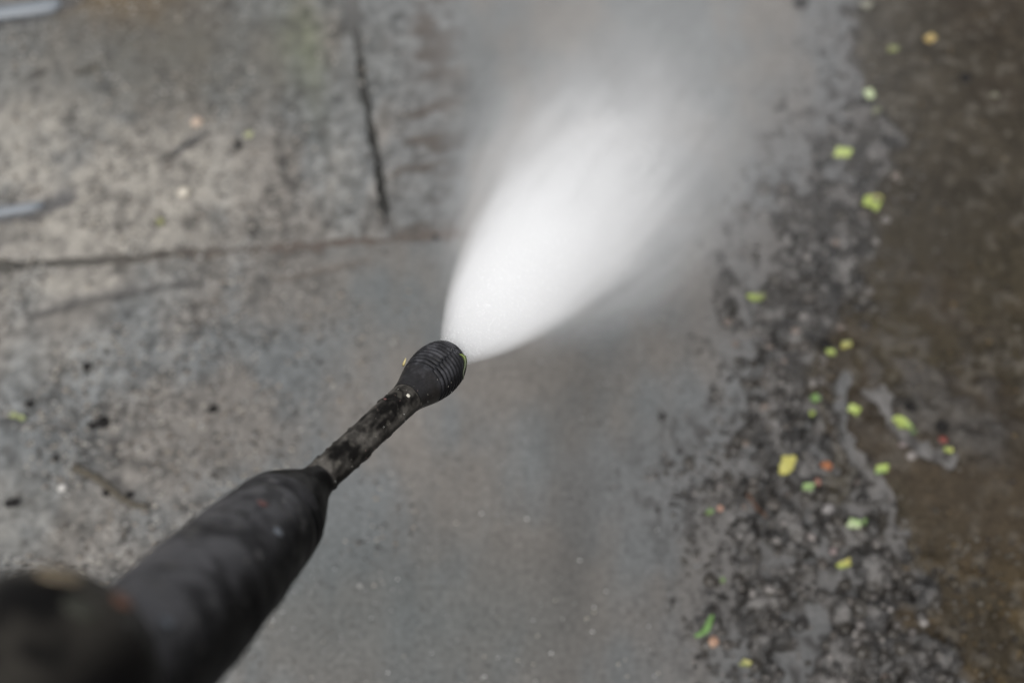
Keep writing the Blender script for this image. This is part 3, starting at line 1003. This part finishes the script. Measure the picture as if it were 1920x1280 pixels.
def rub_col(L, T, p):
    c = np.ones((len(L), 3)) * np.array([.0035, .0035, .004])
    dust_sheen = (.35 + .65 * sstep(.45, .7, fbm3(p, .005, 5, 3))) * .5 * sstep(-.3, 1, np.cos(T)) ** 1.5  # dusty mottle graded by angle, painting a sheen on the upper side
    neck = sstep(.030, .033, L)
    crest = 1 - sstep(0, .0012, -rib_bump(L, T, p))
    dust_sheen = dust_sheen * (.08 + .92 * crest) * (.75 + .5 * sstep(.1, .9, np.cos(T)))  # grooves left black and crests pale: rib shading put into the colour
    c = mixc(c, dust_sheen * (1 - .3 * neck), [.10, .10, .11])
    c = mixc(c, .35 * neck * fbm3(p, .009, 9, 3), [.05, .043, .037])
    return c


RIB0, RIB1, PITCHR = .0028, .0310, .00275


def rib_bump(L, T, p):
    """raised rings cut by lengthwise seams; rings step by half a pitch from one quarter to the next"""
    q = np.floor((T + .35) / (math.pi / 2)).astype(int)
    fr = ((T + .35) / (math.pi / 2)) % 1.0
    seam = np.minimum(fr, 1 - fr)
    ph = (L - RIB0) / PITCHR + .5 * (q % 2)
    g = .5 + .5 * np.cos(2 * math.pi * ph)
    zone = sstep(RIB0, RIB0 + .001, L) * sstep(RIB1, RIB1 - .001, L)
    cut = zone * sstep(.5, .25, g)
    flat = sstep(.02, .035, seam)
    return -.0018 * cut * flat + .00012 * (fbm3(p, .002, 3, 2) - .5) - 0.0004 * zone * (1 - sstep(.012, .022, seam))


noz_prof = smooth_prof([(.0005, .0064), (0, .0084), (.001, .0099), (.0035, .0117), (.008, .0132), (.013, .0139), (.019, .0139), (.0245, .0132), (.030, .0121), (.035, .0107), (.040, .0094), (.044, .0086), (.046, .0083)], 8)
nozzle = lathe('nozzle', noz_prof, 144, M_RUB, rub_col, lambda p: .36 + .2 * (fbm3(p, .005, 6, 2) - .5), rib_bump, dz=.00034)


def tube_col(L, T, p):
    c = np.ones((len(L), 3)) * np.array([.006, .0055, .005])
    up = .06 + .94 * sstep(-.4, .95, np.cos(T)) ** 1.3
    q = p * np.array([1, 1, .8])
    worn = sstep(.36, .70, .6 * fbm3(q, .007, 15, 4) + .4 * fbm3(p * np.array([1, 1, .3]), .003, 16, 3)) * up  # wear mottle, weighted upward to paint the lit top
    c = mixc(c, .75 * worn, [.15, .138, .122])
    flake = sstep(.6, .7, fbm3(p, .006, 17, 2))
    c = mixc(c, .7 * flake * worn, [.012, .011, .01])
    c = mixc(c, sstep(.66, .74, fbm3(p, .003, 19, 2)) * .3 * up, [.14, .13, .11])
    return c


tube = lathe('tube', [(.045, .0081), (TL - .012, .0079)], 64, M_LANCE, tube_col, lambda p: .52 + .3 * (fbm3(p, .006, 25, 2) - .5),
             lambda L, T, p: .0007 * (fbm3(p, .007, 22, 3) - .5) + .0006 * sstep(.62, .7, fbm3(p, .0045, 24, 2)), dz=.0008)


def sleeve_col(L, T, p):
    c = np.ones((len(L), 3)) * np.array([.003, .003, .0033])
    up = sstep(-.35, .95, np.cos(T - .1))  # upper side lightened, underside left black: daylight painted into the colour
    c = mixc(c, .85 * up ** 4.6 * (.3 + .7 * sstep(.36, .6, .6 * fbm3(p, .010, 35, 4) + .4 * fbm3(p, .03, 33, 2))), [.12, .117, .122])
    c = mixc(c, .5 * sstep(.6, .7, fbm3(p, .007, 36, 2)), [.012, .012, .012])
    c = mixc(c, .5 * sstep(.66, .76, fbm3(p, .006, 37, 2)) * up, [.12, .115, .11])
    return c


def sleeve_bump(L, T, p):
    b_ = .0016 * (fbm3(p, .014, 41, 3) - .5)
    ring = np.exp(-((L - .020) / .0022) ** 2) * .0014
    return b_ - ring * sstep(-.5, .3, np.cos(T))


sl_prof = smooth_prof([(.0045, .0178), (.0052, .0204), (.0065, .0214), (.009, .0219), (.03, .0227), (.07, .0242), (.11, .0250), (.16, .0252), (.22, .0252)], 8)
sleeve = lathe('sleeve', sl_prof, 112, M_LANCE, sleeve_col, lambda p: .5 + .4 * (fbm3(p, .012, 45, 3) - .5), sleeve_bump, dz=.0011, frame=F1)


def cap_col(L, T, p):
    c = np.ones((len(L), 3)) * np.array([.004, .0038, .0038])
    up = sstep(-.1, .8, np.cos(T))  # dark shoulder with paler top: shade and light painted on
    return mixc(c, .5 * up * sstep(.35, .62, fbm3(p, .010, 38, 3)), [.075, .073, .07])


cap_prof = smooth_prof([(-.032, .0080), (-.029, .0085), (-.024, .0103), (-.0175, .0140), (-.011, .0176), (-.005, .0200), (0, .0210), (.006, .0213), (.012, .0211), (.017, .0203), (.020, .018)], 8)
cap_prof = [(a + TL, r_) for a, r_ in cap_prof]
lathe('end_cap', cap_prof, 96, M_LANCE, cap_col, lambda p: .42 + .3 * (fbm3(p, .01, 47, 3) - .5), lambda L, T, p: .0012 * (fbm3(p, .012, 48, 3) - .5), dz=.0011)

# the bulky grip behind it sits a little above the axis
gc = at_depth(96, 1272, .412)
gl = M1.inverted() @ Vector(gc)


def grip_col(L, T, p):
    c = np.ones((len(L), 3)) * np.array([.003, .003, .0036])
    up = sstep(.0, 1, np.cos(T))  # dusty film kept to the top, also painting its lit edge
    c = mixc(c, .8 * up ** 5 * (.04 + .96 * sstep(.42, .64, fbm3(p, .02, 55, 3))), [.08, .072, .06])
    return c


grip_prof = smooth_prof([(-.021, .004), (-.0205, .012), (-.017, .0215), (-.010, .0295), (0, .0338), (.012, .0352), (.03, .0345), (.06, .033), (.10, .032), (.13, .030), (.14, .022), (.141, .004)], 6)
grip_prof = [(a + gl.z, r_) for a, r_ in grip_prof]
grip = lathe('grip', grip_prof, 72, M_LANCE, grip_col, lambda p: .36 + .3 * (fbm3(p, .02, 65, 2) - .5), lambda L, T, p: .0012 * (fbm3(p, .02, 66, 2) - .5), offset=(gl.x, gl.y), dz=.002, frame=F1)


def on_lance(px, py, z, name, r, tint, parent, sq=.6, seed=1, mat=M_STONE, **props):
    """dirt and painted glints on the lance where the sight line meets its skin"""
    p = Vector(at_depth(px, py, 1.0)); o = Vector(EYE)
    inv = (M0 @ parent.matrix_local).inverted()
    a, d = inv @ o, (inv.to_3x3() @ (p - o)).normalized()
    ok_, loc, nor, _ = parent.ray_cast(a, d)
    if not ok_:
        return None
    me = lump_mesh(name, r, seed, mat, tint, squash=sq)
    q = Vector((0, 0, 1)).rotation_difference(nor).to_matrix().to_4x4()
    return me, Matrix.Translation(loc) @ q


bpy.context.view_layer.update()
dirt = [(110, 1078, grip, .0065, (.16, .125, .08), .12), (226, 1128, grip, .0034, (.10, .045, .028), .4), (60, 1052, grip, .006, (.06, .055, .05), .12), (150, 1140, grip, .005, (.03, .03, .02), .12),
        (312, 1166, sleeve, .0024, (.10, .11, .125), .35), (520, 997, sleeve, .0022, (.14, .155, .175), .35), (492, 944, sleeve, .0024, (.12, .05, .045), .3), (455, 965, sleeve, .0026, (.02, .02, .02), .4),  # first one here is a highlight on the sleeve, painted as a pale lump
        (765, 742, tube, .0011, (.6, .57, .48), .6), (722, 748, tube, .0009, (.12, .05, .045), .4)]
for k, (px, py, par, r_, tint, sq) in enumerate(dirt):
    got = on_lance(px, py, 0, 'dirt_glint_speck', r_, tint, par, sq, 400 + k)
    if got:
        o = link('dirt_glint_speck', got[0], par); o.matrix_local = got[1]
# specks of grit all over nozzle and tube, too fine to pick apart
for par, num, rmin, rmax, nm in ((nozzle, 60, .00015, .0004, 'nozzle_grit'), (tube, 90, .00015, .0004, 'tube_grit'), (sleeve, 40, .0002, .0005, 'sleeve_grit')):
    VV, FF, CC = [], [], []
    base = np.array([(1, 0, 0), (-1, 0, 0), (0, 1, 0), (0, -1, 0), (0, 0, 1), (0, 0, -1)], float)
    bf = [(0, 2, 4), (2, 1, 4), (1, 3, 4), (3, 0, 4), (2, 0, 5), (1, 2, 5), (3, 1, 5), (0, 3, 5)]
    vv = par.data.vertices
    for k in range(num):
        v = vv[random.randrange(len(vv))]
        r_ = random.uniform(rmin, rmax)
        j = base * r_ * (1 + .4 * rng.uniform(-1, 1, (6, 1))) + np.array(v.co[:])
        t = random.choice([(.3, .28, .24), (.2, .18, .15), (.1, .09, .08), (.4, .4, .38), (.12, .07, .06)])
        n0 = len(VV)
        VV += j.tolist(); FF += [[a + n0 for a in f_] for f_ in bf]; CC += [t] * 6
    link(nm, mesh(nm, VV, FF, M_STONE, col=np.array(CC)), par, kind='stuff')


# leaf scraps clinging to the nozzle
def stuck_leaf(pts, wd, tint, label):
    """pts: photo points with depth; a thin strip of leaf"""
    p = [at_depth(*q) for q in pts]
    V, C = [], []
    n_ = len(p)
    for i, q in enumerate(p):
        d = p[min(i + 1, n_ - 1)] - p[max(i - 1, 0)]
        d /= np.linalg.norm(d)
        a = np.cross(d, FWD); a /= np.linalg.norm(a)
        w_ = wd[i]
        for s_, zz in ((-1, 0), (0, -.0003), (1, 0), (0, .0003)):
            V.append(q + a * w_ * s_ + FWD * zz); C.append(np.array(tint[min(i, len(tint) - 1)]))
    F = grid_faces(n_, 4, wrap=True).tolist()
    F.append([0, 1, 2, 3]); F.append([(n_ - 1) * 4 + k for k in (3, 2, 1, 0)])
    thing_mesh('leaf_scrap', mesh('leaf_scrap', V, F, M_LEAF, col=np.array(C)), label, 'leaf', 'leaf scraps on the nozzle')


stuck_leaf([(861, 664, .722), (866, 665, .722), (871, 669, .722), (873, 678, .722), (872, 688, .7215), (869, 698, .721), (869, 712, .721)], [.0002, .0006, .0009, .0008, .0007, .0005, .0001],
           [(.09, .12, .025), (.12, .16, .03), (.10, .13, .025), (.05, .065, .02), (.035, .045, .015), (.02, .025, .01), (.02, .025, .01)], 'green leaf scrap hanging from the front rim of the nozzle')
stuck_leaf([(756, 687, .705), (757, 682, .705), (759, 677, .705), (761, 671, .705)], [.0004, .0007, .0005, .0002], [(.06, .05, .03), (.4, .32, .12), (.5, .42, .2), (.5, .42, .2)], 'straw coloured scrap standing on the left side of the nozzle')

# ------------------------------------------------------------------ the water spray
SP_END = ground(1290, 150)
SP0 = TIP - AX * .0005
sdirn = (SP_END - SP0); SPL = float(np.linalg.norm(sdirn)); sdirn /= SPL
rotS = Vector((0, 0, 1)).rotation_difference(Vector(sdirn)).to_matrix().to_4x4()
MS = Matrix.Translation(Vector(SP0)) @ rotS
spray = link('water_spray', None, label='white fan of water blasting from the nozzle onto the concrete', category='water spray')
spray.matrix_world = MS
LMAX = SPL + .10
WPTS = [(0, .0068), (.012, .0118), (.03, .0190), (.06, .0290), (.10, .0395), (.16, .0525), (.24, .066), (.34, .078), (.45, .088), (LMAX, .096)]
DPTS = [(0, 430), (.03, 400), (.08, 270), (.15, 135), (.22, 55), (.30, 19), (.38, 7), (.46, 3), (.53, 1.2), (LMAX, .2)]
HPTS = [(0, 0), (.05, 1), (.12, 5), (.2, 6), (.3, 3.6), (.4, 1.7), (.5, .7), (LMAX, .1)]
IPTS = [(0, .72), (.05, .52), (.12, .25), (.2, .05), (.3, 0), (.4, 0), (LMAX, 0)]
FLAT = .62


def curve_node(n, pts, vmax):
    fc = N(n, 'ShaderNodeFloatCurve')
    cv = fc.mapping.curves[0]
    fc.mapping.use_clip = False
    P = [(a / LMAX, v / vmax) for a, v in pts]
    cv.points[0].location = P[0]; cv.points[1].location = P[-1]
    for q in P[1:-1]:
        cv.points.new(*q)
    for q in cv.points:
        q.handle_type = 'AUTO_CLAMPED'
    fc.mapping.update()
    return fc


m = bpy.data.materials.new('water_mist'); m.use_nodes = True
n = m.node_tree; n.nodes.clear()
tc = N(n, 'ShaderNodeTexCoord'); sx = N(n, 'ShaderNodeSeparateXYZ')
n.links.new(tc.outputs['Object'], sx.inputs[0])


def MA(n, op, a, b_=None, clamp=False):
    q = N(n, 'ShaderNodeMath', operation=op, use_clamp=clamp)
    for i, v in enumerate((a, b_)):
        if v is None:
            continue
        if isinstance(v, (int, float)):
            q.inputs[i].default_value = v
        else:
            n.links.new(v, q.inputs[i])
    return q.outputs[0]


t_ = MA(n, 'DIVIDE', sx.outputs['Z'], LMAX, True)
wc = curve_node(n, WPTS, .1); n.links.new(t_, wc.inputs['Value'])
dc = curve_node(n, DPTS, 450.); n.links.new(t_, dc.inputs['Value'])
ic = curve_node(n, IPTS, 1.0); n.links.new(t_, ic.inputs['Value'])
wr = MA(n, 'MULTIPLY', wc.outputs[0], .1)
y2 = MA(n, 'DIVIDE', sx.outputs['Y'], FLAT)
rr = MA(n, 'SQRT', MA(n, 'ADD', MA(n, 'MULTIPLY', sx.outputs['X'], sx.outputs['X']), MA(n, 'MULTIPLY', y2, y2)))
tt = MA(n, 'DIVIDE', rr, wr)
mr = N(n, 'ShaderNodeMapRange', interpolation_type='SMOOTHSTEP')
n.links.new(tt, mr.inputs['Value'])
mr.inputs['From Min'].default_value = 1.0
n.links.new(ic.outputs[0], mr.inputs['From Max'])
mr.inputs['To Min'].default_value = 0.0; mr.inputs['To Max'].default_value = 1.0
# drifting unevenness far from the nozzle
mp = N(n, 'ShaderNodeMapping'); mp.inputs['Scale'].default_value = (1, 1, .45)
n.links.new(tc.outputs['Object'], mp.inputs['Vector'])
nz = N(n, 'ShaderNodeTexNoise'); nz.inputs['Scale'].default_value = 26.0; nz.inputs['Detail'].default_value = 3.0
n.links.new(mp.outputs[0], nz.inputs['Vector'])
cmb = N(n, 'ShaderNodeCombineXYZ')
n.links.new(MA(n, 'DIVIDE', sx.outputs['X'], wr), cmb.inputs[0]); n.links.new(MA(n, 'DIVIDE', sx.outputs['Y'], wr), cmb.inputs[1])
n.links.new(MA(n, 'MULTIPLY', sx.outputs['Z'], 2.2), cmb.inputs[2])
ns = N(n, 'ShaderNodeTexNoise'); ns.inputs['Scale'].default_value = 5.5; ns.inputs['Detail'].default_value = 3.0
n.links.new(cmb.outputs[0], ns.inputs['Vector'])          # streaks that fan out from the nozzle
st_ = N(n, 'ShaderNodeMapRange'); n.links.new(ns.outputs['Fac'], st_.inputs['Value'])
st_.inputs['From Min'].default_value = .32; st_.inputs['From Max'].default_value = .68; st_.inputs['To Min'].default_value = .55; st_.inputs['To Max'].default_value = 1.45
un = MA(n, 'MULTIPLY', MA(n, 'ADD', MA(n, 'MULTIPLY', nz.outputs['Fac'], 1.3), .35), st_.outputs[0])
hal = N(n, 'ShaderNodeMapRange', interpolation_type='SMOOTHERSTEP')
n.links.new(tt, hal.inputs['Value'])
hal.inputs['From Min'].default_value = 1.75; hal.inputs['From Max'].default_value = .6
hal.inputs['To Min'].default_value = 0.0; hal.inputs['To Max'].default_value = 1.0
hd = curve_node(n, HPTS, 20.); n.links.new(t_, hd.inputs['Value'])
hz = MA(n, 'MULTIPLY', MA(n, 'MULTIPLY', hd.outputs[0], 20.), hal.outputs[0])
den = MA(n, 'MULTIPLY', MA(n, 'ADD', MA(n, 'MULTIPLY', MA(n, 'MULTIPLY', dc.outputs[0], 450.), mr.outputs[0]), hz), un)
pv = N(n, 'ShaderNodeVolumePrincipled')
pv.inputs['Color'].default_value = (1, 1, 1, 1)
pv.inputs['Anisotropy'].default_value = 0.0
n.links.new(den, pv.inputs['Density'])
out = N(n, 'ShaderNodeOutputMaterial'); n.links.new(pv.outputs[0], out.inputs['Volume'])
M_MIST = m

L = np.linspace(0, LMAX, 40); Wd = np.interp(L, [p[0] for p in WPTS], [p[1] for p in WPTS]) * 1.78 + .0005
th = np.linspace(0, 2 * math.pi, 32, endpoint=False)
V = [(w_ * math.cos(t), w_ * FLAT * math.sin(t), l_) for l_, w_ in zip(L, Wd) for t in th]
F = grid_faces(40, 32, wrap=True).tolist()
F = [f_[::-1] for f_ in F]
F.append(list(range(32))[::-1]); F.append(list(range(39 * 32, 40 * 32)))
me = bpy.data.meshes.new('mist'); me.from_pydata(V, [], F); me.materials.append(M_MIST)
link('mist', me, spray)

# the drops themselves, in the thick of the jet
m, n, b = new_mat('white_water')
b.inputs['Base Color'].default_value = (.985, .99, .99, 1); b.inputs['Roughness'].default_value = .25
b.inputs['Subsurface Weight'].default_value = 0.0
M_DROP = m
base = np.array([(1, 0, 0), (-1, 0, 0), (0, 1, 0), (0, -1, 0), (0, 0, 1), (0, 0, -1)], float)
bf = np.array([(0, 2, 4), (2, 1, 4), (1, 3, 4), (3, 0, 4), (2, 0, 5), (1, 2, 5), (3, 1, 5), (0, 3, 5)])
k = 9000
Ld = .012 + (.36) * rng.random(k) ** .8
rd = np.interp(Ld, [p[0] for p in WPTS], [p[1] for p in WPTS]) * np.sqrt(rng.random(k)) * np.interp(Ld, [0, .1, .36], [.72, .66, .5])
td = rng.uniform(0, 6.2832, k)
rad = rng.uniform(.00025, .0006, k)
cx, cy = rd * np.cos(td), rd * FLAT * np.sin(td)
ctr = np.stack([cx, cy, Ld], -1)
Vd = base[None] * rad[:, None, None] + ctr[:, None, :]
Fd = (bf[None] + (np.arange(k) * 6)[:, None, None]).reshape(-1, 3)
link('droplets', mesh('droplets', Vd.reshape(-1, 3), Fd, M_DROP), spray, kind='stuff')

# the cloud that rebounds off the ground
m = bpy.data.materials.new('rebound_mist'); m.use_nodes = True
n = m.node_tree; n.nodes.clear()
tc = N(n, 'ShaderNodeTexCoord')
ln_ = N(n, 'ShaderNodeVectorMath', operation='LENGTH'); n.links.new(tc.outputs['Object'], ln_.inputs[0])
fall = N(n, 'ShaderNodeMapRange', interpolation_type='SMOOTHERSTEP')
n.links.new(ln_.outputs['Value'], fall.inputs['Value'])
fall.inputs['From Min'].default_value = 1.0; fall.inputs['From Max'].default_value = 0.0
nz = N(n, 'ShaderNodeTexNoise'); nz.inputs['Scale'].default_value = 1.8; nz.inputs['Detail'].default_value = 3.0
n.links.new(tc.outputs['Object'], nz.inputs['Vector'])
den = MA(n, 'MULTIPLY', MA(n, 'MULTIPLY', fall.outputs[0], 1.1), MA(n, 'ADD', MA(n, 'MULTIPLY', nz.outputs['Fac'], 1.2), .4))
pv = N(n, 'ShaderNodeVolumePrincipled'); pv.inputs['Color'].default_value = (1, 1, 1, 1)
n.links.new(den, pv.inputs['Density'])
out = N(n, 'ShaderNodeOutputMaterial'); n.links.new(pv.outputs[0], out.inputs['Volume'])
import bmesh
bm = bmesh.new(); bmesh.ops.create_icosphere(bm, subdivisions=3, radius=1.0)
me = bpy.data.meshes.new('rebound_cloud'); bm.to_mesh(me); bm.free(); me.materials.append(m)
cl = link('rebound_cloud', me, spray)
gc_ = ground(1185, 130)
cl.matrix_parent_inverse = MS.inverted()
cl.location = (gc_[0], gc_[1] + .02, .03)
cl.scale = (.34, .42, .20)
